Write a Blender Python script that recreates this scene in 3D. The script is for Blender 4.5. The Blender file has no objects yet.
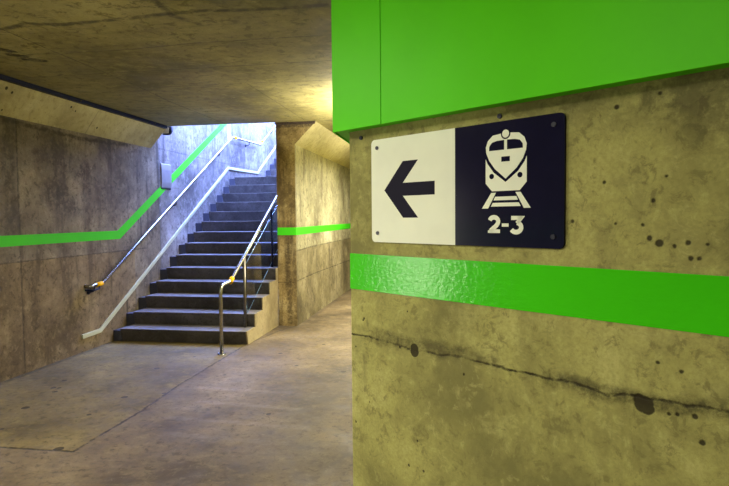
import bpy, bmesh, math, random
from mathutils import Vector, Matrix

S = bpy.context.scene
C = S.collection

# ---------------------------------------------------------------- camera
EYE = 1.6
cam = bpy.data.objects.new('camera', bpy.data.cameras.new('camera'))
C.objects.link(cam)
cam.data.sensor_width = 36.0
cam.data.lens = 36.0 * 560.0 / 729.0
cam.data.clip_start = 0.05
cam.matrix_world = Matrix(((0.98718, 0.00156, 0.15961, 0.0),
                           (0.15935, 0.04842, -0.98603, 0.0),
                           (-0.00927, 0.99883, 0.04755, EYE),
                           (0, 0, 0, 1)))
S.camera = cam

# ---------------------------------------------------------------- world, exposure
S.view_settings.view_transform = 'Standard'
S.view_settings.look = 'None'
S.view_settings.exposure = 0.8
S.view_settings.gamma = 1.0
S.view_settings.use_curve_mapping = False
w = bpy.data.worlds.new('sky')
S.world = w
w.use_nodes = True
bg = w.node_tree.nodes['Background']
bg.inputs[0].default_value = (0.25, 0.37, 1.0, 1)
bg.inputs[1].default_value = 27.0

HALL_W, HALL_COL = 68, (1.0, 0.95, 0.76)
PASS_W, PASS_COL = 160, (1.0, 0.96, 0.80)


def area_light(name, loc, sx, sy, power, col, parent, rot=(0, 0, 0)):
    l = bpy.data.lights.new(name, 'AREA')
    l.shape = 'RECTANGLE'
    l.size = sx
    l.size_y = sy
    l.energy = power
    l.color = col
    o = bpy.data.objects.new(name, l)
    C.objects.link(o)
    o.location = loc
    o.rotation_euler = rot
    o.parent = parent
    return o


# ---------------------------------------------------------------- mesh helpers
def link(name, me, mats, parent=None):
    o = bpy.data.objects.new(name, me)
    for m in (mats if isinstance(mats, (list, tuple)) else [mats]):
        me.materials.append(m)
    C.objects.link(o)
    if parent:
        o.parent = parent
    return o


def finish(bm, name, mats, parent=None, smooth=False, bevel=0):
    bmesh.ops.recalc_face_normals(bm, faces=bm.faces[:])
    me = bpy.data.meshes.new(name)
    bm.to_mesh(me)
    bm.free()
    if smooth:
        for p in me.polygons:
            p.use_smooth = True
    o = link(name, me, mats, parent)
    if bevel:
        b = o.modifiers.new('bevel', 'BEVEL')
        b.width = bevel
        b.segments = 2
        b.limit_method = 'ANGLE'
        b.angle_limit = math.radians(40)
    return o


def box_bm(bm, a, b, mi=0):
    vs = [bm.verts.new((x, y, z)) for x in (a[0], b[0]) for y in (a[1], b[1]) for z in (a[2], b[2])]
    for f in ((0, 1, 3, 2), (4, 6, 7, 5), (0, 4, 5, 1), (2, 3, 7, 6), (0, 2, 6, 4), (1, 5, 7, 3)):
        bm.faces.new([vs[i] for i in f]).material_index = mi


def box(name, a, b, mat, parent=None, bevel=0):
    bm = bmesh.new()
    box_bm(bm, a, b)
    return finish(bm, name, mat, parent, bevel=bevel)


def prism_bm(bm, pts, axis, lo, hi, mi=0):
    """polygon pts (2D) extruded along axis 'x','y' or 'z'."""
    def P(p, t):
        if axis == 'x':
            return (t, p[0], p[1])
        if axis == 'y':
            return (p[0], t, p[1])
        return (p[0], p[1], t)
    A = [bm.verts.new(P(p, lo)) for p in pts]
    B = [bm.verts.new(P(p, hi)) for p in pts]
    fa = bm.faces.new(A)
    fb = bm.faces.new(B[::-1])
    fa.material_index = fb.material_index = mi
    n = len(pts)
    for i in range(n):
        bm.faces.new((A[i], B[i], B[(i + 1) % n], A[(i + 1) % n])).material_index = mi
    return fa, fb


def prism(name, pts, axis, lo, hi, mat, parent=None, bevel=0):
    bm = bmesh.new()
    prism_bm(bm, pts, axis, lo, hi)
    return finish(bm, name, mat, parent, bevel=bevel)


def fillet(path, r, n=6):
    path = [Vector(p) for p in path]
    out = [path[0]]
    for i in range(1, len(path) - 1):
        a, b, c = path[i - 1], path[i], path[i + 1]
        u, v = (a - b), (c - b)
        d = min(r, u.length * .45, v.length * .45)
        p, q = b + u.normalized() * d, b + v.normalized() * d
        for k in range(n + 1):
            t = k / n
            out.append((1 - t) ** 2 * p + 2 * t * (1 - t) * b + t * t * q)
    out.append(path[-1])
    return out


def tube_bm(bm, path, r, seg=14, cap=True):
    path = [Vector(p) for p in path]
    n = len(path)
    tang = []
    for i in range(n):
        t = path[min(i + 1, n - 1)] - path[max(i - 1, 0)]
        tang.append(t.normalized())
    up = Vector((0, 0, 1)) if abs(tang[0].z) < .9 else Vector((1, 0, 0))
    u = tang[0].cross(up).normalized()
    rings = []
    for i in range(n):
        u = (u - tang[i] * u.dot(tang[i])).normalized()
        v = tang[i].cross(u)
        rings.append([bm.verts.new(path[i] + r * (math.cos(2 * math.pi * k / seg) * u + math.sin(2 * math.pi * k / seg) * v)) for k in range(seg)])
    for i in range(n - 1):
        for k in range(seg):
            bm.faces.new((rings[i][k], rings[i][(k + 1) % seg], rings[i + 1][(k + 1) % seg], rings[i + 1][k])).smooth = True
    if cap:
        bm.faces.new(rings[0])
        bm.faces.new(rings[-1][::-1])


def tube(name, path, r, mat, parent=None, seg=14):
    bm = bmesh.new()
    tube_bm(bm, path, r, seg)
    return finish(bm, name, mat, parent)


def disc(name, c, axis, r, h, mat, parent=None, seg=20):
    c = Vector(c)
    a = Vector(axis).normalized() * h / 2
    return tube(name, [c - a, c + a], r, mat, parent, seg)


def empty(name, loc, label=None, cat=None, rot=(0, 0, 0), group=None):
    o = bpy.data.objects.new(name, None)
    C.objects.link(o)
    o.location = loc
    o.rotation_euler = rot
    o.empty_display_size = .1
    tag(o, label, cat, group)
    return o


def tag(o, label, cat, group=None):
    if label:
        o['label'] = label
        o['category'] = cat
    if group:
        o['group'] = group
    return o


def struct(o):
    o['kind'] = 'structure'
    return o


# ---------------------------------------------------------------- materials
class NT:
    def __init__(s, name):
        s.m = bpy.data.materials.new(name)
        s.m.use_nodes = True
        s.t = s.m.node_tree
        s.b = s.t.nodes['Principled BSDF']
        s.tc = s.t.nodes.new('ShaderNodeTexCoord')

    def n(s, typ, **kw):
        nd = s.t.nodes.new('ShaderNode' + typ)
        for k, v in kw.items():
            setattr(nd, k, v)
        return nd

    def put(s, sock, v):
        if isinstance(v, bpy.types.NodeSocket):
            s.t.links.new(v, sock)
        elif isinstance(v, (tuple, list)) and len(v) == 3 and sock.type == 'RGBA':
            sock.default_value = (*v, 1)
        else:
            sock.default_value = v

    def math(s, op, a, b=0.0, c=None, clamp=False):
        nd = s.n('Math', operation=op, use_clamp=clamp)
        s.put(nd.inputs[0], a)
        s.put(nd.inputs[1], b)
        if c is not None:
            s.put(nd.inputs[2], c)
        return nd.outputs[0]

    def vm(s, op, a, b=(0, 0, 0), scale=None):
        nd = s.n('VectorMath', operation=op)
        s.put(nd.inputs[0], a)
        if op not in ('LENGTH',):
            if scale is None:
                s.put(nd.inputs[1], b)
            else:
                s.put(nd.inputs['Scale'], scale)
        return nd.outputs['Value'] if op in ('LENGTH', 'DOT_PRODUCT', 'DISTANCE') else nd.outputs[0]

    def noise(s, co, scale, detail=6, rough=.6, dist=0.0):
        nd = s.n('TexNoise')
        s.put(nd.inputs['Vector'], co)
        nd.inputs['Scale'].default_value = scale
        nd.inputs['Detail'].default_value = detail
        nd.inputs['Roughness'].default_value = rough
        nd.inputs['Distortion'].default_value = dist
        return nd

    def mapr(s, v, a, b, c=0.0, d=1.0, smooth=True):
        nd = s.n('MapRange')
        nd.interpolation_type = 'SMOOTHSTEP' if smooth else 'LINEAR'
        s.put(nd.inputs['Value'], v)
        for k, x in zip(('From Min', 'From Max', 'To Min', 'To Max'), (a, b, c, d)):
            nd.inputs[k].default_value = x
        return nd.outputs[0]

    def mix(s, f, a, b, mode='MIX'):
        nd = s.n('Mix', data_type='RGBA', blend_type=mode)
        s.put(nd.inputs[0], f)
        s.put(nd.inputs[6], a)
        s.put(nd.inputs[7], b)
        return nd.outputs[2]


def flat(name, col, rough=.5, metal=0.0, spec=.5, bump=0.0, bscale=60, var=.08, coat=0):
    t = NT(name)
    co = t.tc.outputs['Object']
    nz = t.noise(co, bscale, 4, .6)
    c = t.mix(t.mapr(nz.outputs[0], .3, .7), tuple(x * (1 - var) for x in col), tuple(min(1, x * (1 + var)) for x in col))
    t.put(t.b.inputs['Base Color'], c)
    t.b.inputs['Roughness'].default_value = rough
    t.b.inputs['Metallic'].default_value = metal
    t.b.inputs['Specular IOR Level'].default_value = spec
    t.b.inputs['Coat Weight'].default_value = coat
    if bump:
        bp = t.n('Bump')
        bp.inputs['Strength'].default_value = bump
        bp.inputs['Distance'].default_value = .004
        t.put(bp.inputs['Height'], nz.outputs[0])
        t.put(t.b.inputs['Normal'], bp.outputs[0])
    return t.m


def concrete(name, plane, dark, mid, light, strokes=(), spots=(), streak=.3, big=.9, rough=.75,
             stain=(0.03, 0.025, 0.02), stain_amt=.5, pores=.6, grain=.25, bump=.35, zones=(), streak_dir='z',
             vein=0.0, spec=.3, seed=0.0):
    """plane: which two object axes carry strokes/spots, e.g. 'yz'."""
    t = NT(name)
    co0 = t.tc.outputs['Object']
    co = t.vm('ADD', co0, (seed, seed * 1.7, seed * .6))
    ax = {'x': 0, 'y': 1, 'z': 2}
    sep = t.n('SeparateXYZ')
    t.put(sep.inputs[0], co0)
    cmb = t.n('CombineXYZ')
    t.put(cmb.inputs[0], sep.outputs[ax[plane[0]]])
    t.put(cmb.inputs[1], sep.outputs[ax[plane[1]]])
    p2 = cmb.outputs[0]
    A = t.noise(co, big, 9, .62, .3).outputs[0]
    B = t.noise(co, big * 5.3, 7, .65, .2).outputs[0]
    G = t.noise(co, 90, 3, .7).outputs[0]
    sm = t.n('Mapping')
    t.put(sm.inputs[0], co)
    sm.inputs['Scale'].default_value = (5, 5, .55) if streak_dir == 'z' else ((1.0, 9, 9) if streak_dir == 'x' else (9, 1.0, 9))
    ST = t.noise(sm.outputs[0], 1.3, 6, .6, .4).outputs[0]
    base = t.mix(t.mapr(A, .34, .52), dark, mid)
    base = t.mix(t.mapr(A, .5, .7), base, light)
    base = t.mix(t.math('MULTIPLY', t.mapr(B, .5, .72), .55), base, light)
    base = t.mix(t.math('MULTIPLY', t.mapr(B, .5, .3), .45), base, dark)
    base = t.mix(t.math('MULTIPLY', t.mapr(ST, .52, .72), streak), base, stain)
    base = t.mix(t.math('MULTIPLY', t.mapr(G, .35, .7), grain), base, tuple(x * .55 for x in mid))
    H = t.noise(co, big * 16, 8, .75, .5).outputs[0]
    base = t.mix(t.math('MULTIPLY', t.mapr(H, .52, .62), .75), base, dark)
    base = t.mix(t.math('MULTIPLY', t.mapr(H, .46, .34), .35), base, light)
    if vein:
        V = t.noise(co, 2.2, 8, .7, 1.2).outputs[0]
        vv = t.math('ABSOLUTE', t.math('SUBTRACT', V, .5))
        base = t.mix(t.math('MULTIPLY', t.mapr(vv, .012, .0), vein), base, stain)
    # pores
    vo = t.n('TexVoronoi')
    t.put(vo.inputs['Vector'], co)
    vo.inputs['Scale'].default_value = 14
    sepc = t.n('SeparateColor')
    t.put(sepc.inputs[0], vo.outputs['Color'])
    keep = t.math('GREATER_THAN', sepc.outputs[0], .86)
    rr = t.math('MULTIPLY', sepc.outputs[1], .10)
    pr = t.math('MULTIPLY', t.math('LESS_THAN', t.math('ADD', vo.outputs['Distance'], t.math('MULTIPLY', t.math('SUBTRACT', G, .5), .12)), rr), keep)
    base = t.mix(t.math('MULTIPLY', pr, pores), base, stain)
    hgt = t.math('SUBTRACT', t.math('MULTIPLY', B, .6), t.math('MULTIPLY', pr, 1.0))
    hgt = t.math('ADD', hgt, t.math('MULTIPLY', G, .25))
    # strokes: (points, half width, softness, strength, wobble)
    nzc = t.noise(co, 9, 6, .7).outputs['Color']
    warp = t.vm('SUBTRACT', nzc, (.5, .5, .5))
    nmod = t.noise(co, 13, 6, .75).outputs[0]
    for st in strokes:
        pts, wd, soft, amt, wob = st[:5]
        col = st[5] if len(st) > 5 else stain
        q = t.vm('ADD', p2, t.vm('SCALE', warp, scale=wob))
        sx = t.n('SeparateXYZ')
        t.put(sx.inputs[0], q)
        c2 = t.n('CombineXYZ')
        t.put(c2.inputs[0], sx.outputs[0])
        t.put(c2.inputs[1], sx.outputs[1])
        q = c2.outputs[0]
        dmin = None
        for a, b in zip(pts[:-1], pts[1:]):
            a = Vector((a[0], a[1], 0))
            b = Vector((b[0], b[1], 0))
            ba = b - a
            pa = t.vm('SUBTRACT', q, tuple(a))
            h = t.math('MULTIPLY', t.vm('DOT_PRODUCT', pa, tuple(ba)), 1 / max(ba.length_squared, 1e-9), clamp=True)
            sc = t.n('VectorMath', operation='SCALE')
            sc.inputs[0].default_value = tuple(ba)
            t.put(sc.inputs['Scale'], h)
            d = t.vm('DISTANCE', pa, sc.outputs[0])
            dmin = d if dmin is None else t.math('MINIMUM', dmin, d)
        mk = t.mapr(dmin, wd + soft, wd)
        mk = t.math('MULTIPLY', mk, t.math('MULTIPLY', t.mapr(nmod, .34, .58, .12, 1.0), amt))
        base = t.mix(mk, base, col)
        if soft < .03:
            hgt = t.math('SUBTRACT', hgt, t.math('MULTIPLY', mk, 1.2))
    # spots (x, y, r)
    if spots:
        q = t.vm('ADD', p2, t.vm('SCALE', warp, scale=.018))
        sx = t.n('SeparateXYZ')
        t.put(sx.inputs[0], q)
        c2 = t.n('CombineXYZ')
        t.put(c2.inputs[0], sx.outputs[0])
        t.put(c2.inputs[1], sx.outputs[1])
        q = c2.outputs[0]
        acc = None
        for x, y, r in spots:
            r = r * .62
            d = t.math('SUBTRACT', t.vm('DISTANCE', q, (x, y, 0)), r)
            acc = d if acc is None else t.math('MINIMUM', acc, d)
        mk = t.mapr(acc, .004, -.001)
        base = t.mix(t.math('MULTIPLY', mk, .92), base, tuple(x * .5 for x in stain))
        hgt = t.math('SUBTRACT', hgt, t.math('MULTIPLY', mk, 1.5))
    # zones: separate pours, and skylight painted onto the stairwell wall (x0, x1, y0, y1, colour factor, amount)
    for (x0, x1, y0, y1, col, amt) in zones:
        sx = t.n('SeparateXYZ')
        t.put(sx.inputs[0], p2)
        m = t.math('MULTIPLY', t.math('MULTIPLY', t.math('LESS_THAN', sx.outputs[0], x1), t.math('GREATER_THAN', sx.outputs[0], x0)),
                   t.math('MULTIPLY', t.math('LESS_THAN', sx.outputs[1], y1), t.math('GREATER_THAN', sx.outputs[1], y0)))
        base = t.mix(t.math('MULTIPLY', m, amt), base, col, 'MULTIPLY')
    t.put(t.b.inputs['Base Color'], base)
    t.b.inputs['Specular IOR Level'].default_value = spec
    t.put(t.b.inputs['Roughness'], t.mapr(B, .3, .7, rough - .1, rough + .1))
    bp = t.n('Bump')
    bp.inputs['Strength'].default_value = bump
    bp.inputs['Distance'].default_value = .006
    t.put(bp.inputs['Height'], hgt)
    t.put(t.b.inputs['Normal'], bp.outputs[0])
    return t.m


# --- near wall: local frame x along wall, z up
CRACK = [(-0.004, 1.100), (0.126, 1.104), (0.357, 1.092), (0.51, 1.1), (0.647, 1.1), (0.81, 1.096), (0.92, 1.094), (1.005, 1.096), (1.083, 1.088), (1.15, 1.097), (1.252, 1.104), (1.308, 1.105), (1.384, 1.108), (2.4, 1.10)]
NSP = [(0.079, 1.177, .006), (0.074, 1.17, .004), (0.28, 1.09, .007), (0.585, 1.043, .005), (1.217, 1.202, .006), (1.276, 1.189, .006), (1.328, 1.015, .009), (1.246, 1.070, .005), (1.267, 1.075, .006), (1.309, 1.078, .009), (0.024, 0.729, .006), (0.368, 0.743, .005), (0.029, 1.051, .004),
       (1.101, 1.896, .008), (1.07, 1.69, .006), (1.202, 1.634, .007), (0.978, 1.58, .006), (1.193, 1.536, .009), (1.218, 1.521, .013), (1.254, 1.515, .006), (1.288, 1.523, .008), (1.293, 1.485, .007), (1.313, 1.485, .006), (1.176, 1.57, .005), (1.103, 1.575, .004), (1.232, 1.698, .004), (1.212, 1.915, .006), (1.331, 1.522, .004),
       (0.358, 1.085, .030), (0.358, 1.098, .028), (1.176, 1.090, .026), (1.192, 1.088, .026), (1.178, 1.074, .026), (1.192, 1.072, .028)]
M_near = concrete('near wall concrete', 'xz', (.19, .178, .066), (.39, .375, .125), (.54, .525, .205),
                  strokes=[(CRACK, .0013, .005, .95, .035, (.015, .013, .008)),
                           ([(0.15, 1.112), (0.4, 1.115), (0.7, 1.112)], .010, .028, .65, .09, (.06, .05, .024)),
                           ([(0.9, 1.096), (1.18, 1.09), (1.4, 1.108)], .006, .03, .75, .09, (.04, .034, .018)),
                           ([(0.0, 1.135), (0.6, 1.13)], .004, .012, .25, .03),
                           ([(0.95, 1.93), (1.5, 1.90)], .03, .10, .38, .12, (.07, .06, .03)),
                           ([(1.3, 1.9), (1.6, 1.75)], .05, .12, .45, .12, (.06, .052, .028))],
                  spots=NSP, streak=.28, big=1.3, stain=(.06, .05, .026), grain=.38, pores=.9, bump=.45, seed=3.1, vein=.12, spec=.15)
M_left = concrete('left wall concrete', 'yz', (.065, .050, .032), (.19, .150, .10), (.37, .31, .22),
                  strokes=[([(5.12, 2.63), (5.12, 0)], .005, .012, .75, .02),
                           ([(-2, 1.16), (5.87, 1.165), (7.5, 1.17)], .003, .01, .7, .03),
                           ([(7.25, 2.63), (7.2, 1.5)], .003, .008, .5, .02),
                           ([(4.9, 2.60), (5.67, 2.57), (6.16, 2.56), (7.1, 2.6)], .008, .03, .8, .05, (.03, .022, .018)),
                           ([(3.2, 2.63), (3.2, 0)], .005, .01, .6, .02),
                           ([(9.08, 4.5), (9.08, 2.65)], .003, .012, .5, .02), ([(11.2, 5), (11.2, 2.9)], .003, .012, .5, .02),
                           ([(7.9, 2.65), (14, 2.66)], .004, .012, .5, .02), ([(7.9, 3.85), (14, 3.86)], .004, .012, .4, .02),
                           ([(5.6, 1.9), (5.9, 1.75)], .06, .18, .75, .2, (.035, .028, .024)),
                           ([(5.0, 2.6), (5.02, 1.5)], .03, .12, .65, .15, (.035, .028, .022)),
                           ([(5.72, 2.5), (5.75, 1.95)], .08, .06, .55, .06, (.045, .035, .032)),
                           ([(6.2, 2.2), (6.2, 1.6)], .05, .08, .5, .08, (.045, .035, .032)),
                           ([(5.25, 1.1), (5.3, .5)], .02, .08, .6, .1, (.035, .028, .02)),
                           ([(5.8, 1.0), (5.85, .4)], .02, .10, .5, .1, (.04, .032, .022)),
                           ([(5.5, 2.4), (6.3, 2.1)], .05, .25, .42, .3, (.04, .03, .028)),
                           ([(6.5, 1.9), (6.9, 1.7)], .05, .2, .4, .3, (.04, .03, .028)),
                           ([(4.9, .1), (5.4, .35)], .1, .3, .45, .3, (.05, .036, .02))],
                  streak=.8, big=.9, stain=(.035, .028, .022), stain_amt=.7, grain=.35, pores=.8, vein=.25, seed=1.2,
                 zones=[(7.9, 99, 0, 9, (1.2, 1.35, 1.9), 1.0), (-9, 7.2, -1, 1.165, (1.0, .90, .70), 1.0)])  # stairwell zone lighter and bluer: skylight painted into the wall colour
M_haunch = concrete('cream haunch concrete', 'yz', (.27, .225, .10), (.42, .36, .175), (.54, .48, .27),
                    strokes=[([(6.2, 2.6), (6.3, 3.0)], .002, .006, .5, .01), ([(10.0, 2.6), (10.0, 3.0)], .003, .006, .5, .01)],
                    spots=[(4.876, 2.876, .024), (4.96, 2.85, .018), (4.925, 2.677, .012), (5.81, 2.87, .018), (5.9, 2.84, .015), (6.375, 2.723, .018)],
                    streak=.12, grain=.15, pores=.5, seed=5)
M_ceil = concrete('ceiling concrete', 'xy', (.13, .108, .036), (.27, .228, .078), (.44, .38, .145),
                  strokes=[([(-4.1, 3.62), (-3.25, 3.65), (-2.95, 3.56), (-2.73, 3.63), (-2.41, 3.61), (-2.18, 3.6), (-1.91, 3.57), (-1.67, 3.56), (-1.38, 3.6), (-1.0, 3.62), (-.5, 3.6)], .012, .03, .75, .05, (.05, .042, .025)),
                           ([(-1.81, 3.0), (-1.87, 3.38), (-1.89, 3.61), (-1.78, 3.8)], .01, .03, .7, .04, (.05, .042, .025)),
                           ([(-3.21, 3.3), (-3.24, 4.37), (-3.24, 5.32), (-3.31, 6.21), (-3.31, 7.8)], .003, .01, .7, .02),
                           ([(-3.18, 4.25), (-2.59, 4.25), (-1.97, 4.19), (-0.93, 4.2)], .003, .012, .6, .03),
                           ([(-3.1, 5.53), (-2.6, 5.51), (-1.24, 5.57)], .003, .014, .55, .03),
                           ([(-4.2, 6.2), (-3.18, 6.09)], .003, .012, .5, .03),
                           ([(-2.1, 5.5), (-2.1, 7.8)], .003, .01, .5, .02), ([(-4.2, 4.9), (-1.0, 4.88)], .003, .02, .5, .03), ([(-4.2, 6.9), (-1.0, 6.87)], .003, .02, .5, .03),
                           ([(-3.62, 4.04), (-3.58, 4.12)], .035, .03, .85, .04, (.02, .014, .01)),
                           ([(-3.64, 4.2), (-3.58, 4.26)], .03, .03, .85, .04, (.02, .014, .01)),
                           ([(-3.63, 4.33), (-3.52, 4.4)], .035, .03, .85, .04, (.02, .014, .01))],
                  streak=.25, streak_dir='x', big=.7, stain=(.05, .04, .022), grain=.22, pores=.6, vein=.2, seed=7)
M_pillar = concrete('pillar face concrete', 'xz', (.09, .06, .02), (.28, .20, .08), (.46, .36, .17),
                    strokes=[([(-2.57, .64), (-2.29, .64)], .003, .008, .7, .01),
                             ([(-2.40, 1.3), (-2.42, .9), (-2.39, .05)], .02, .05, .75, .08, (.045, .028, .012)),
                             ([(-2.53, 2.9), (-2.55, 2.2), (-2.5, 1.5)], .015, .05, .6, .08, (.08, .05, .02)),
                             ([(-2.45, 2.45), (-2.44, 2.3)], .015, .04, .6, .06, (.06, .04, .02)),
                             ([(-2.31, 1.2), (-2.31, .02)], .012, .035, .6, .04, (.05, .032, .014)),
                             ([(-2.6, 2.93), (-2.0, 2.93)], .025, .02, .85, .02, (.04, .028, .018))],
                    streak=.85, big=2.4, stain=(.05, .032, .014), seed=2)
M_rwall = concrete('passage wall concrete', 'yz', (.12, .10, .055), (.29, .262, .155), (.52, .48, .33),
                   strokes=[([(7.9, .66), (8.95, .67), (13, .63)], .004, .01, .8, .03),
                            ([(13, 1.12), (8.69, 1.12), (7.89, 1.1)], .005, .012, .7, .03),
                            ([(9.6, 1.1), (9.6, 0)], .004, .01, .6, .02),
                            ([(7.92, 2.6), (7.92, 0)], .015, .05, .5, .05, (.07, .045, .02)),
                            ([(10.2, .9), (10.3, .4)], .1, .2, .5, .2, (.06, .045, .03)),
                            ([(11.3, .95), (11.5, .4)], .1, .2, .5, .2, (.06, .045, .03)),
                            ([(8.6, .5), (8.8, .2)], .1, .25, .5, .2, (.07, .05, .03))],
                   streak=.6, big=.9, stain=(.06, .045, .028), seed=4, zones=[(-9, 99, -1, 1.115, (.74, .68, .60), 1.0)])
FSP = [(-2.73, 3.44, .035), (-2.93, 4.54, .03), (-3.61, 4.17, .035), (-3.77, 4.71, .025), (-3.71, 4.71, .02), (-3.67, 4.6, .025), (-3.83, 4.94, .025), (-2.96, 4.09, .02), (-3.14, 5.47, .03), (-2.63, 4.69, .02), (-1.14, 5.6, .03), (-2.03, 6.27, .025), (-1.69, 5.77, .02), (-1.63, 6.78, .02), (-2.32, 5.33, .02), (-2.97, 5.99, .02), (-3.43, 3.71, .02), (-2.31, 5.88, .02), (-1.5, 4.3, .02)]
M_floor = concrete('floor concrete', 'xy', (.070, .050, .028), (.165, .120, .066), (.28, .215, .125),
                   strokes=[([(-2.6, 3.41), (-2.58, 4.2), (-2.62, 5.0), (-2.60, 6.7)], .007, .012, .9, .05, (.02, .014, .01)),
                            ([(-4.5, 3.41), (-2.6, 3.41)], .007, .012, .9, .03, (.02, .014, .01)),
                            ([(-2.60, 6.7), (-2.45, 7.5), (-2.3, 7.9)], .007, .02, .8, .05, (.03, .02, .014)),
                            ([(-4.38, 3), (-4.40, 6.6)], .015, .05, .7, .04, (.03, .024, .02)),
                            ([(-2.25, 7.9), (-2.25, 14)], .015, .05, .5, .05, (.05, .04, .03)),
                            ([(-3.1, 5.6), (-2.6, 5.3)], .05, .3, .4, .3, (.07, .045, .04)),
                            ([(-2.2, 6.2), (-1.4, 5.0)], .1, .35, .35, .4, (.08, .055, .05)),
                            ([(-1.7, 5.0), (-1.1, 4.4)], .03, .1, .45, .2, (.06, .045, .04)),
                            ([(-2.2, 4.52), (-1.3, 4.45)], .01, .05, .20, .12, (.34, .29, .25)),  # pale strokes from here on: brush marks with floor sheen painted in
                            ([(-2.3, 4.12), (-1.1, 4.05)], .01, .05, .20, .12, (.34, .29, .25)),
                            ([(-2.1, 3.8), (-1.2, 3.74)], .01, .05, .20, .12, (.32, .27, .22)),
                            ([(-2.4, 4.9), (-1.5, 4.86)], .01, .06, .20, .12, (.32, .27, .24))],
                   spots=[(x, y, q * 1.5) for x, y, q in FSP], streak=.28, streak_dir='x', big=1.1, stain=(.06, .045, .035), grain=.35, pores=.5,
                   rough=.62, spec=.3, zones=[(-9, -2.6, 3.41, 99, (1.08, 1.10, .74), 1.0)], vein=.15, bump=.4, seed=9)
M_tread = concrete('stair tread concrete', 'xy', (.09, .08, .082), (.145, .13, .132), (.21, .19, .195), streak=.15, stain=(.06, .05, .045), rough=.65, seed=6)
M_riser = concrete('dirty shaded riser concrete', 'xz', (.04, .035, .032), (.075, .066, .062), (.13, .118, .115), streak=.4, stain=(.03, .024, .02), big=1.5, rough=.8, seed=8)  # darker than the treads for dirt and for shade painted in
M_string = concrete('stair side concrete', 'yz', (.22, .17, .09), (.34, .27, .15), (.42, .35, .2), streak=.15, stain=(.08, .06, .035), seed=11)
M_gutter = flat('shade-dark gutter concrete', (.04, .04, .06), .7, bump=.2)  # dark colour stands in for shade on plain concrete


def green_paint(name, col, rough, bstr, bscale, stretch=None, spec=.5):
    t = NT(name)
    co = t.tc.outputs['Object']
    mp = t.n('Mapping')
    t.put(mp.inputs[0], co)
    if stretch:
        mp.inputs['Scale'].default_value = stretch
    nz = t.noise(mp.outputs[0], bscale, 5, .55)
    big = t.noise(co, 3, 3, .5)
    c = t.mix(t.mapr(big.outputs[0], .3, .7), tuple(x * .93 for x in col), col)
    t.put(t.b.inputs['Base Color'], c)
    t.b.inputs['Roughness'].default_value = rough
    t.b.inputs['Specular IOR Level'].default_value = spec
    bp = t.n('Bump')
    bp.inputs['Strength'].default_value = bstr
    bp.inputs['Distance'].default_value = .003
    t.put(bp.inputs['Height'], nz.outputs[0])
    t.put(t.b.inputs['Normal'], bp.outputs[0])
    return t.m


M_stripe = green_paint('green stripe gloss paint', (.055, .60, .008), .15, .5, 30, (1.3, 1, 2.2), spec=.22)
M_stripe_l = green_paint('green stripe paint', (.05, .52, .010), .6, .3, 30, spec=.2)
M_panel = green_paint('green panel enamel', (.095, .68, .001), .42, .04, 120, spec=.12)
M_white = flat('white sign film', (.84, .89, .76), .55, spec=.2, bscale=5, var=.03)
M_navy = flat('navy sign film', (.007, .007, .028), .14, spec=.25, bscale=6, var=.1)
M_ink = flat('dark arrow film', (.010, .009, .026), .6, spec=.1, bscale=6, var=.1)
M_screw = flat('dark blue screw', (.006, .008, .03), .35)
M_steel = flat('brushed stainless steel', (.38, .37, .36), .27, 1.0, bscale=40)
M_steel_b = flat('dull stainless steel', (.20, .18, .15), .45, 1.0, bscale=40)
M_dkmetal = flat('dark painted metal', (.006, .008, .03), .5, spec=.15)
M_yellow = flat('yellow tape', (.85, .44, .005), .7, spec=.1)
M_trimw = flat('cream enamelled trim', (.50, .50, .33), .4, bscale=8)
M_cover = flat('pale grey metal cover', (.24, .22, .23), .45, .3, bscale=8)
M_housing = flat('white lamp housing', (.7, .7, .68), .5)
M_rust = flat('rusty brown strip', (.05, .032, .02), .8, bump=.5, bscale=40, var=.4)

tg = NT('handrail glass')
g = tg.b
g.inputs['Base Color'].default_value = (.80, .90, 1.0, 1)
g.inputs['Transmission Weight'].default_value = 1.0
g.inputs['Roughness'].default_value = .02
g.inputs['IOR'].default_value = 1.45
M_glass = tg.m
M_glassedge = flat('polished glass edge', (.25, .42, .62), .12, spec=.9)


def emit(name, col, k):
    t = NT(name)
    t.b.inputs['Base Color'].default_value = (.8, .8, .8, 1)
    t.b.inputs['Emission Color'].default_value = (*col, 1)
    t.b.inputs['Emission Strength'].default_value = k
    return t.m


M_addlamp = emit('added strip lamp glass', (1, .95, .8), 8)
M_diff = emit('lit lamp diffuser', (1, .93, .7), 6)

# ---------------------------------------------------------------- structure
XL, XP, XR = -4.42, -2.57, -2.29        # left wall, stair-side and passage-side faces of the middle wall
Z1, ZC = 2.63, 2.97
YE = 7.87                               # end of the hall ceiling
RISE, RUN, Y0 = .171, .303, 6.62

floor = struct(box('floor', (-4.42, -4, -.2), (4.2, 21, 0), M_floor))

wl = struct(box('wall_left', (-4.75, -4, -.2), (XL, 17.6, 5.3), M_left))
bm = bmesh.new()
prism_bm(bm, [(XL, Z1), (-4.26, 2.94), (-4.26, ZC), (XL, ZC)], 'y', -4, YE)
for v in bm.verts:
    if v.co.y > 0 and v.co.z < 2.7:
        v.co.y = 7.70
finish(bm, 'haunch', M_haunch, wl)

# painted stripe of the left wall: flat, then climbing with the stairs
st = [(-4, 1.335), (6.86, 1.330), (12.6, 4.625), (12.6, 4.745), (6.81, 1.440), (-4, 1.442)]
prism('painted_stripe', st, 'x', XL, XL + .003, M_stripe_l, wl)

# ceiling slab with a return over the passage
bm = bmesh.new()
box_bm(bm, (XL, -4, ZC), (4.2, YE, ZC + .3))
box_bm(bm, (XR, YE, ZC), (4.2, 21, ZC + .3))
ceil = struct(finish(bm, 'ceiling', M_ceil))

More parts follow.
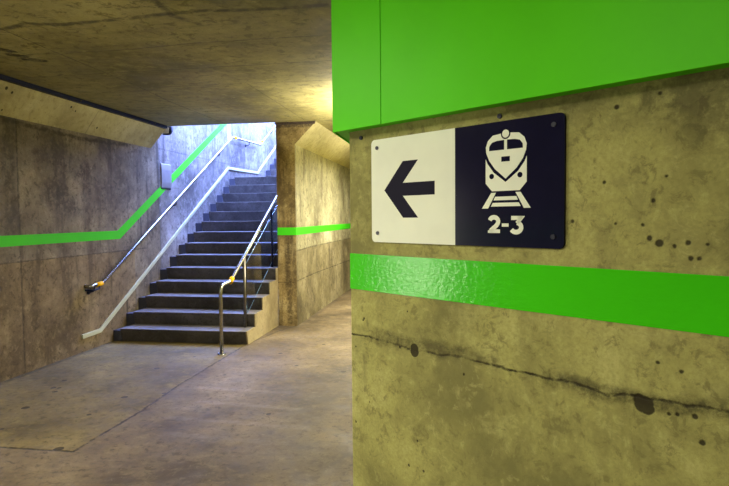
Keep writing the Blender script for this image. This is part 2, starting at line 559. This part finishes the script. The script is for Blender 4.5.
# middle wall: pillar face, passage side, haunch
bm = bmesh.new()
prof = [(XP, 0), (XR, 0), (XR, 2.65), (-1.97, ZC), (XP, ZC)]
fa, fb = prism_bm(bm, prof, 'y', 7.9, 20.5, 1)
fa.material_index = 0
bm.faces.ensure_lookup_table()
for f in bm.faces:
    n = f.calc_center_median()
    if abs(n.x - (XR - 1.97) / 2) < .02 and abs(n.z - 2.81) < .03:
        f.material_index = 2
box_bm(bm, (XP, 7.9, ZC), (XR, 20.5, 4.5), 1)
wm = struct(finish(bm, 'wall_middle', [M_pillar, M_rwall, M_haunch]))
bm = bmesh.new()
box_bm(bm, (XR, 7.898, 1.336), (XR + .003, 20.4, 1.447))
box_bm(bm, (XP, 7.897, 1.336), (XR + .003, 7.9, 1.447))
finish(bm, 'painted_stripe', M_stripe_l, wm)
struct(box('trim_1', (XP, 7.872, ZC - .035), (-1.98, 7.9, ZC), M_rust))

# near wall block (local frame: x along its face, z up, -y towards the viewer)
ang = math.atan2(-.60438, .7967)
R2 = Matrix.Rotation(ang, 4, 'Z')
CORN = Vector((-.436, 2.321, 0))
T = Matrix.Translation(CORN) @ R2
Ti = T.inverted()


def loc2(x, y):
    v = Ti @ Vector((x, y, 0))
    return (v.x, v.y)


far_r = T @ Vector((5, 0, 0))
foot = [(0, 0), (5, 0), loc2(far_r.x, 20.5), loc2(CORN.x, 20.5)]
wn = struct(prism('wall_right', foot, 'z', 0, ZC, M_near, bevel=.006))
wn.location = CORN
wn.rotation_euler = (0, 0, ang)
box('painted_stripe', (0.0, -.003, 1.296), (4.8, 0.0, 1.445), M_stripe, wn)
for x in (.074, .729):
    disc('form_anchor', (x, -.002, 1.92), (0, 1, 0), .008, .008, M_screw, wn)

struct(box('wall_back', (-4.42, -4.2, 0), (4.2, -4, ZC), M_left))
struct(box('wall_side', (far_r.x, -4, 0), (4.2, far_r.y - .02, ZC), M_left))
struct(box('wall_far', (XR, 20.5, 0), (4.2, 20.8, ZC), M_rwall))

# upper ground behind the second flight
ZT = 24 * RISE
# ---------------------------------------------------------------- stairs
def flight(name, label, n, y0, z0, last_len, loc_z=0):
    t = empty(name, (-3.5, y0, z0), label, 'stairs')
    for i in range(n):
        ya = y0 + RUN * i
        yb = ya + (RUN if i < n - 1 else last_len) + .03
        z = z0 + RISE * (i + 1)
        zb = max(z - RISE * 1.9, z0 if z0 == 0 else z0 - .15)
        bm = bmesh.new()
        prof = [(ya, z), (ya, z - .012), (ya + .045, z - RISE), (ya + .045, zb), (yb, zb), (yb, z)]
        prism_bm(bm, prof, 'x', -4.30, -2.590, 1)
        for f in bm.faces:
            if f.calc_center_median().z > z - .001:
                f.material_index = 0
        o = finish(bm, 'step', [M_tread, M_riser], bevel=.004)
        o.parent = t
        o.matrix_parent_inverse = Matrix.Translation((3.5, -y0, -z0))
        # recessed gutter beside the wall, coloured dark for its shade
        o2 = prism('gutter', [(ya + .03, z - .03), (ya + .03, z - RISE * 1.5 if i else z0), (yb + .03, z - RISE * 1.5 if i else z0), (yb + .03, z - .03)], 'x', XL + .002, -4.302, M_gutter, t)
        o2.matrix_parent_inverse = Matrix.Translation((3.5, -y0, -z0))
    return t


f1 = flight('staircase', 'lower flight of concrete stairs rising from the floor to the landing', 14, Y0, 0, 1.85)
pts = [(Y0 + .045, 0)]
for i in range(4):
    pts += [(Y0 + RUN * i + .004, RISE * (i + 1)), (Y0 + RUN * (i + 1) + .004, RISE * (i + 1))]
pts += [(Y0 + RUN * 4 + .004, RISE * 5), (7.895, RISE * 5), (7.895, 0)]
o = prism('side_wall', pts, 'x', -2.590, -2.574, M_string, f1)
o.matrix_parent_inverse = Matrix.Translation((3.5, -Y0, 0))
f2 = flight('staircase', 'upper flight of concrete stairs climbing beyond the landing to the open', 10, 12.45, 14 * RISE, 1.9)

# ---------------------------------------------------------------- white trim along the stairs
def sloped_strip(name, line, h, x0, x1, mat, parent=None, bevel=0.003):
    """line: list of (y, z) of the top edge; constant perpendicular height h."""
    P = [Vector(p) for p in line]
    low = []
    for i, p in enumerate(P):
        d0 = (P[i] - P[i - 1]).normalized() if i else (P[1] - P[0]).normalized()
        d1 = (P[i + 1] - P[i]).normalized() if i < len(P) - 1 else d0
        n0, n1 = Vector((d0.y, -d0.x)), Vector((d1.y, -d1.x))
        m = (n0 + n1).normalized()
        low.append(p + m * h / max(.3, m.dot(n0)))
    return prism(name, [tuple(p) for p in P] + [tuple(p) for p in reversed(low)], 'x', x0, x1, mat, parent, bevel)


o = sloped_strip('stair_trim', [(6.02, .215), (6.36, .222), (10.52, 2.60), (12.19, 2.63), (15.6, 4.55)], .052, XL, XL + .022, M_trimw)
tag(o, 'cream metal strip on the left wall following the stairs under the handrail', 'wall trim')

# ---------------------------------------------------------------- left handrail
XH = -4.335
LR = [(XH, 6.10, .790), (XH, 6.33, .800), (XH, 10.58, 3.185), (XH, 12.19, 3.235), (XH, 15.4, 5.05)]
t = empty('handrail', (XL, 6.2, .79), 'stainless handrail on the left wall climbing beside the stairs', 'handrail')


def child(o, t):
    o.parent = t
    o.matrix_parent_inverse = Matrix.Translation(-t.location)
    return o


path = fillet([(XL + .002, 6.11, .785), (XH, 6.11, .785), (XH, 6.18, .793)] + LR[1:], .05, 5)
child(tube('rail', path, .021, M_steel), t)
child(tube('return_end', fillet([(XL, 6.12, .735), (XH + .02, 6.12, .735), (XH + .01, 6.26, .745), (XH, 6.26, .785)], .04, 5), .012, M_dkmetal), t)
for a, b in (((XH, 6.21, .793), (XH, 6.325, .799)), ((XH, 10.68, 3.189), (XH, 10.80, 3.193)), ((XH, 12.27, 3.282), (XH, 12.36, 3.332))):
    child(tube('yellow_band', [a, b], .027, M_yellow), t)['label'] = 'yellow band around the rail'


def rail_z(y):
    for a, b in zip(LR[:-1], LR[1:]):
        if a[1] <= y <= b[1]:
            k = (y - a[1]) / (b[1] - a[1])
            return a[2] + (b[2] - a[2]) * k
    return 1


for y in (6.17, 8.25, 9.95, 11.5, 13.0, 14.5):
    z = rail_z(y)
    bm = bmesh.new()
    tube_bm(bm, fillet([(XH, y, z - .015), (XH, y, z - .075), (XL + .004, y, z - .085)], .03, 4), .008, 10)
    tube_bm(bm, [(XL, y, z - .085), (XL + .01, y, z - .085)], .03, 16)
    child(finish(bm, 'bracket', M_dkmetal), t)

# ---------------------------------------------------------------- right balustrade with glass
XB = -2.70
t = empty('balustrade', (XB, 6.14, 0), 'steel tube balustrade with a glass infill at the right edge of the stairs', 'railing')
sl = .585
ztop = lambda y: .833 + (y - 6.457) * sl
path = fillet([(XB, 6.14, .004), (XB, 6.14, .805), (XB, 6.40, .818), (XB, 6.457, .833), (XB, 9.9, ztop(9.9)), (XB, 10.6, ztop(9.9))], .09, 6)
child(tube('rail', path, .0215, M_steel, seg=18), t)
child(disc('floor_flange', (XB, 6.14, .006), (0, 0, 1), .05, .010, M_steel, None, 24), t)
b = Vector((0, 1, sl)).normalized()
c = Vector((XB, 6.462, .836))
child(tube('yellow_band', [c - b * .045, c + b * .040], .030, M_yellow, seg=18), t)['label'] = 'yellow band at the bend of the rail'
for y, zb, m in ((6.90, RISE, M_steel_b), (8.02, RISE * 5, M_dkmetal), (9.2, RISE * 9, M_dkmetal)):
    child(tube('post', [(XB, y, zb), (XB, y, ztop(y) - .015)], .019, m, seg=14), t)


def glass_panel(ya, yb):
    lo = lambda y: ztop(y) - .80
    hi = lambda y: ztop(y) - .13
    pts = [(ya, lo(ya)), (yb, lo(yb)), (yb, hi(yb)), (ya, hi(ya))]
    o = child(prism('glass_panel', pts, 'x', XB - .005, XB + .005, M_glass), t)
    o['label'] = 'clear blue-tinted glass infill'
    for f, dz in ((lo, .0055), (hi, .003)):
        e = child(tube('glass_edge', [(XB, ya, f(ya)), (XB, yb, f(yb))], dz, M_glassedge, seg=8), o)
        e.matrix_parent_inverse = Matrix.Identity(4)
        e.matrix_parent_inverse = Matrix.Translation(-t.location)
        e.parent = o
        e.matrix_parent_inverse = Matrix.Identity(4)
    return o


glass_panel(6.965, 7.985)
glass_panel(8.055, 9.165)

# ---------------------------------------------------------------- bulkhead
t = empty('wall_fascia', CORN + Vector((0, 0, 1.945)), 'bright green metal fascia boxed out from the right wall above the sign', 'fascia', (0, 0, ang))
BY, BS = -.077, -.016
Zb, Zt = 1.945, ZC - .002
bk = loc2(-.495, 3.3)          # back end of the side face
pts = [(BS + .004, BY + .004), (4.6, BY + .004), (4.6, -.002), (-.004, -.002), (loc2(CORN.x - .004, 3.3)), (bk[0] + .004, bk[1])]
rel = Vector((0, 0, -Zb))


def pf(name, pts, lo, hi, mat, bevel=0.0):
    return prism(name, pts, 'z', lo - Zb, hi - Zb, mat, t, bevel)


pf('underside', pts, Zb + .006, Zt - .01, M_panel)
SEAM = .262
pf('panel', [(BS, BY), (SEAM - .0015, BY), (SEAM - .0015, BY + .004), (BS + .004, BY + .004)], Zb, Zt, M_panel, .0012)
pf('panel', [(SEAM + .0015, BY), (2.9, BY), (2.9, BY + .004), (SEAM + .0015, BY + .004)], Zb, Zt, M_panel, .0012)
pf('panel', [(2.903, BY), (4.6, BY), (4.6, BY + .004), (2.903, BY + .004)], Zb, Zt, M_panel, .0012)
pf('side_panel', [(BS, BY), (BS + .004, BY + .004), (bk[0] + .004, bk[1]), bk], Zb, Zt, M_panel)

# ---------------------------------------------------------------- direction sign
t = empty('direction_sign', CORN + R2 @ Vector((.005, 0, 1.497)), 'black and white sign with left arrow, train and 2-3 on the right wall', 'sign', (0, 0, ang))
SZ = 1.497


def rounded(x0, x1, z0, z1, r, left, right):
    pts = []
    def arc(cx, cz, a0):
        for k in range(7):
            a = math.radians(a0 + 90 * k / 6)
            pts.append((cx + r * math.cos(a), cz + r * math.sin(a)))
    if right:
        arc(x1 - r, z0 + r, -90)
        arc(x1 - r, z1 - r, 0)
    else:
        pts.extend([(x1, z0), (x1, z1)])
    if left:
        arc(x0 + r, z1 - r, 90)
        arc(x0 + r, z0 + r, 180)
    else:
        pts.extend([(x0, z1), (x0, z0)])
    return pts


def sp(name, pts, y0, y1, mat, parent=t, bevel=0):
    o = prism(name, [(p[0], p[1] - SZ) for p in pts], 'y', y0, y1, mat, parent, bevel)
    return o


sp('backing_plate', rounded(.1345, .9505, 1.4965, 1.9025, .018, True, True), -.005, -.001, M_dkmetal)
wp = sp('arrow_panel', rounded(.135, .5495, 1.497, 1.902, .018, True, False), -.009, -.005, M_white)
wp['label'] = 'white half with the black arrow'
npn = sp('platform_panel', rounded(.5495, .950, 1.497, 1.902, .018, False, True), -.009, -.005, M_navy)
npn['label'] = 'navy half with the train and 2-3'
F0, F1, F2 = -.009, -.0097, -.0104


def sub(name, polys, y0, y1, mat, parent):
    bm = bmesh.new()
    for p in polys:
        prism_bm(bm, [(a, b - SZ) for a, b in p], 'y', y1, y0)
    return finish(bm, name, mat, parent)


ARW = [(.207, 1.7005), (.305, 1.8075), (.380, 1.8075), (.304, 1.7255), (.459, 1.7255), (.459, 1.6765), (.304, 1.6765), (.380, 1.5935), (.305, 1.5935)]
sub('arrow', [ARW], F0, F1, M_ink, wp)


def circ(x, z, r, n=24):
    return [(x + r * math.cos(2 * math.pi * k / n), z + r * math.sin(2 * math.pi * k / n)) for k in range(n)]


XC = .751


def sym(half):
    return half + [(2 * XC - x, z) for x, z in reversed(half)]


def smooth_poly(pts, n=2):
    for _ in range(n):
        out = []
        for i in range(len(pts)):
            a, b = Vector(pts[i]), Vector(pts[(i + 1) % len(pts)])
            out += [tuple(a * .75 + b * .25), tuple(a * .25 + b * .75)]
        pts = out
    return pts


body = sym([(XC, 1.718), (.711, 1.750), (.690, 1.777), (.679, 1.802), (.677, 1.822), (.684, 1.842), (.705, 1.858), (.735, 1.863), (.748, 1.863)][0:9])
body = [(XC, 1.717)] + [(.711, 1.750), (.689, 1.778), (.678, 1.803), (.676, 1.822), (.684, 1.843), (.703, 1.859), (.732, 1.862)]
body = body + [(2 * XC - x, z) for x, z in reversed(body[1:])]
lowh = [(XC, 1.706), (.706, 1.739), (.683, 1.768), (.6755, 1.784), (.6755, 1.704), (.700, 1.678)]
low = lowh + [(2 * XC - x, z) for x, z in reversed(lowh[1:])]
rL = [(.697, 1.673), (.715, 1.673), (.685, 1.622), (.661, 1.622)]
rR = [(2 * XC - x, z) for x, z in rL][::-1]
t1 = [(.712, 1.660), (.790, 1.660), (.796, 1.648), (.706, 1.648)]
t2 = [(.703, 1.640), (.799, 1.640), (.806, 1.628), (.696, 1.628)]
sub('train_symbol', [body, low, rL, rR, t1, t2], F0, F1, M_white, npn)
sub('train_lamp_ring', [circ(XC, 1.8605, .0175)], F1, F1 - .0002, M_navy, npn)
sub('train_lamp', [circ(XC, 1.8605, .0128)], F1 - .0002, F2, M_white, npn)
wL = [(.689, 1.810), (.690, 1.824), (.700, 1.836), (.718, 1.840), (.7455, 1.841), (.7455, 1.810)]
wR = [(2 * XC - x, z) for x, z in wL][::-1]
pl = [(.7355, 1.788), (.7665, 1.788), (.7665, 1.772), (.7355, 1.772)]
sub('train_window', [wL], F1, F2, M_navy, npn)
sub('train_window', [wR], F1, F2, M_navy, npn)
sub('train_plate', [pl], F1, F2, M_navy, npn)
for s in (-1, 1):
    sub('train_headlight', [circ(XC + s * .052, 1.7265, .0088)], F1, F2, M_navy, npn)


def thick(path, w):
    P = [Vector(p) for p in path]
    L, R_ = [], []
    for i, p in enumerate(P):
        d0 = (P[i] - P[i - 1]).normalized() if i else (P[1] - P[0]).normalized()
        d1 = (P[i + 1] - P[i]).normalized() if i < len(P) - 1 else d0
        n0, n1 = Vector((-d0.y, d0.x)), Vector((-d1.y, d1.x))
        m = n0 + n1
        m = m.normalized() if m.length > .3 else n0
        k = w / 2 / max(.45, m.dot(n0))
        L.append(tuple(p + m * k))
        R_.append(tuple(p - m * k))
    quads = []
    for i in range(len(P) - 1):
        quads.append([L[i], L[i + 1], R_[i + 1], R_[i]])
    return quads


def arcp(cx, cz, rx, rz, a0, a1, n=12):
    return [(cx + rx * math.cos(math.radians(a0 + (a1 - a0) * k / n)), cz + rz * math.sin(math.radians(a0 + (a1 - a0) * k / n))) for k in range(n + 1)]


W_ = .0150
two = thick(arcp(.7075, 1.5795, .0165, .0135, 165, -30, 12) + [(.7170, 1.5660), (.6935, 1.5480)], W_) + [[(.6845, 1.5415), (.6845, 1.549), (.697, 1.5535), (.7305, 1.5535), (.7305, 1.5415)]]
dash = [[(.7375, 1.5625), (.7625, 1.5625), (.7625, 1.573), (.7375, 1.573)]]
three = thick([(.772, 1.5905), (.8075, 1.5905), (.7925, 1.5735)], .0135) + thick(arcp(.7895, 1.5605, .0185, .0152, 78, -152, 14), W_) + [[(.812, 1.5962), (.812, 1.589), (.806, 1.5847), (.795, 1.5848), (.795, 1.5962)]]
sub('platform_number', two + dash + three, F0, F1, M_white, npn)
for x, z in ((.168, 1.869), (.168, 1.533), (.916, 1.869), (.916, 1.533)):
    o = disc('screw', (x, -.0105, z - SZ), (0, 1, 0), .0075, .004, M_screw, t)

# ---------------------------------------------------------------- cable trunking and bracket on the left
t = empty('cable_trunking', (-4.24, 1.9, ZC), 'dark metal cable trunking along the ceiling above the left wall', 'trunking')
child(box('channel', (-4.258, -3.9, 2.925), (-4.205, 7.80, ZC - .002), M_dkmetal, None, .003), t)
for y in (5.85, 7.45, 4.3, 2.7):
    child(disc('bolt', (-4.203, y, 2.945), (1, 0, 0), .008, .006, M_steel), t)
t = empty('cable_elbow', (-4.25, 7.84, 2.95), 'elbow box closing the dark trunking, its end painted pale for skylight', 'cable box')
pts = [(-4.30, ZC), (-4.19, ZC), (-4.19, 2.90), (-4.215, 2.86), (-4.26, 2.845), (-4.33, 2.85)]
child(prism('elbow', pts, 'y', 7.875, 7.93, M_dkmetal, None, .006), t)
child(prism('skylit_face', [(-4.315, 2.955), (-4.215, 2.955), (-4.23, 2.868), (-4.335, 2.868)], 'y', 7.866, 7.876, M_housing, None, .002), t)  # pale colour painted on for skylight falling on the trunking end

# ---------------------------------------------------------------- cover panel over the stripe
t = empty('wall_cover', (XL, 8.1, 2.25), 'small pale rounded cover panel fixed over the green stripe beside the stairs', 'cover panel')
pr = [(XL, 2.06), (XL + .014, 2.068), (XL + .022, 2.15), (XL + .022, 2.34), (XL + .014, 2.432), (XL, 2.44)]
child(prism('cover', pr, 'y', 7.95, 8.25, M_cover, None, .006), t)
child(box('bottom_flange', (XL, 7.96, 2.048), (XL + .014, 8.24, 2.060), M_dkmetal, None), t)


# ---------------------------------------------------------------- ceiling lights
def ceiling_light(loc, rz, power, col, label, L=1.3, drop=.20, up=.4):
    t = empty('ceiling_light', loc, label, 'ceiling light', (0, 0, rz), None)
    for y in (-L * .35, L * .35):
        tube('hanger', [(0, y, 0), (0, y, -drop)], .006, M_housing, t, 8)
    box('housing', (-.06, -L / 2, -drop - .04), (.06, L / 2, -drop), M_housing, t, .006)
    box('diffuser', (-.055, -L / 2 + .02, -drop - .065), (.055, L / 2 - .02, -drop - .041), M_diff, t, .01)
    area_light('lamp', (0, 0, -drop - .075), .12, L - .06, power * (1 - up), col, t)
    area_light('uplight', (0, 0, -drop + .01), .10, L - .06, power * up, col, t, (math.pi, 0, 0))
    return t


ceiling_light((-1.7, -.35, ZC), 0, HALL_W, HALL_COL, 'long ceiling light in the hall, outside the frame')
ceiling_light((-2.7, 1.75, ZC), math.radians(20), HALL_W * .8, HALL_COL, 'long ceiling light over the left half of the hall')
ceiling_light((-1.0, 6.9, ZC), 0, PASS_W, PASS_COL, 'long ceiling light in the passage, nearest the hall', 1.5, .5, .5)
ceiling_light((-.9, 10.0, ZC), 0, PASS_W, PASS_COL, 'long ceiling light deep in the passage behind the corner', 1.5, .3, .4)

t = empty('added_strip_lamp', (XL, 1.22, 1.15), 'added tall strip lamp, unseen, for the highlight on the green stripe', 'added light')
box('added_lamp_base', (0, -.10, -.80), (.05, .10, .80), M_dkmetal, t, .006)
box('added_lamp_glass', (.05, -.08, -.78), (.075, .08, .78), M_addlamp, t, .008)
area_light('lamp', (.085, 0, 0), 1.5, .12, 20, HALL_COL, t, (0, -math.pi / 2, 0))  # lamp added out of view to put a highlight on the green stripe
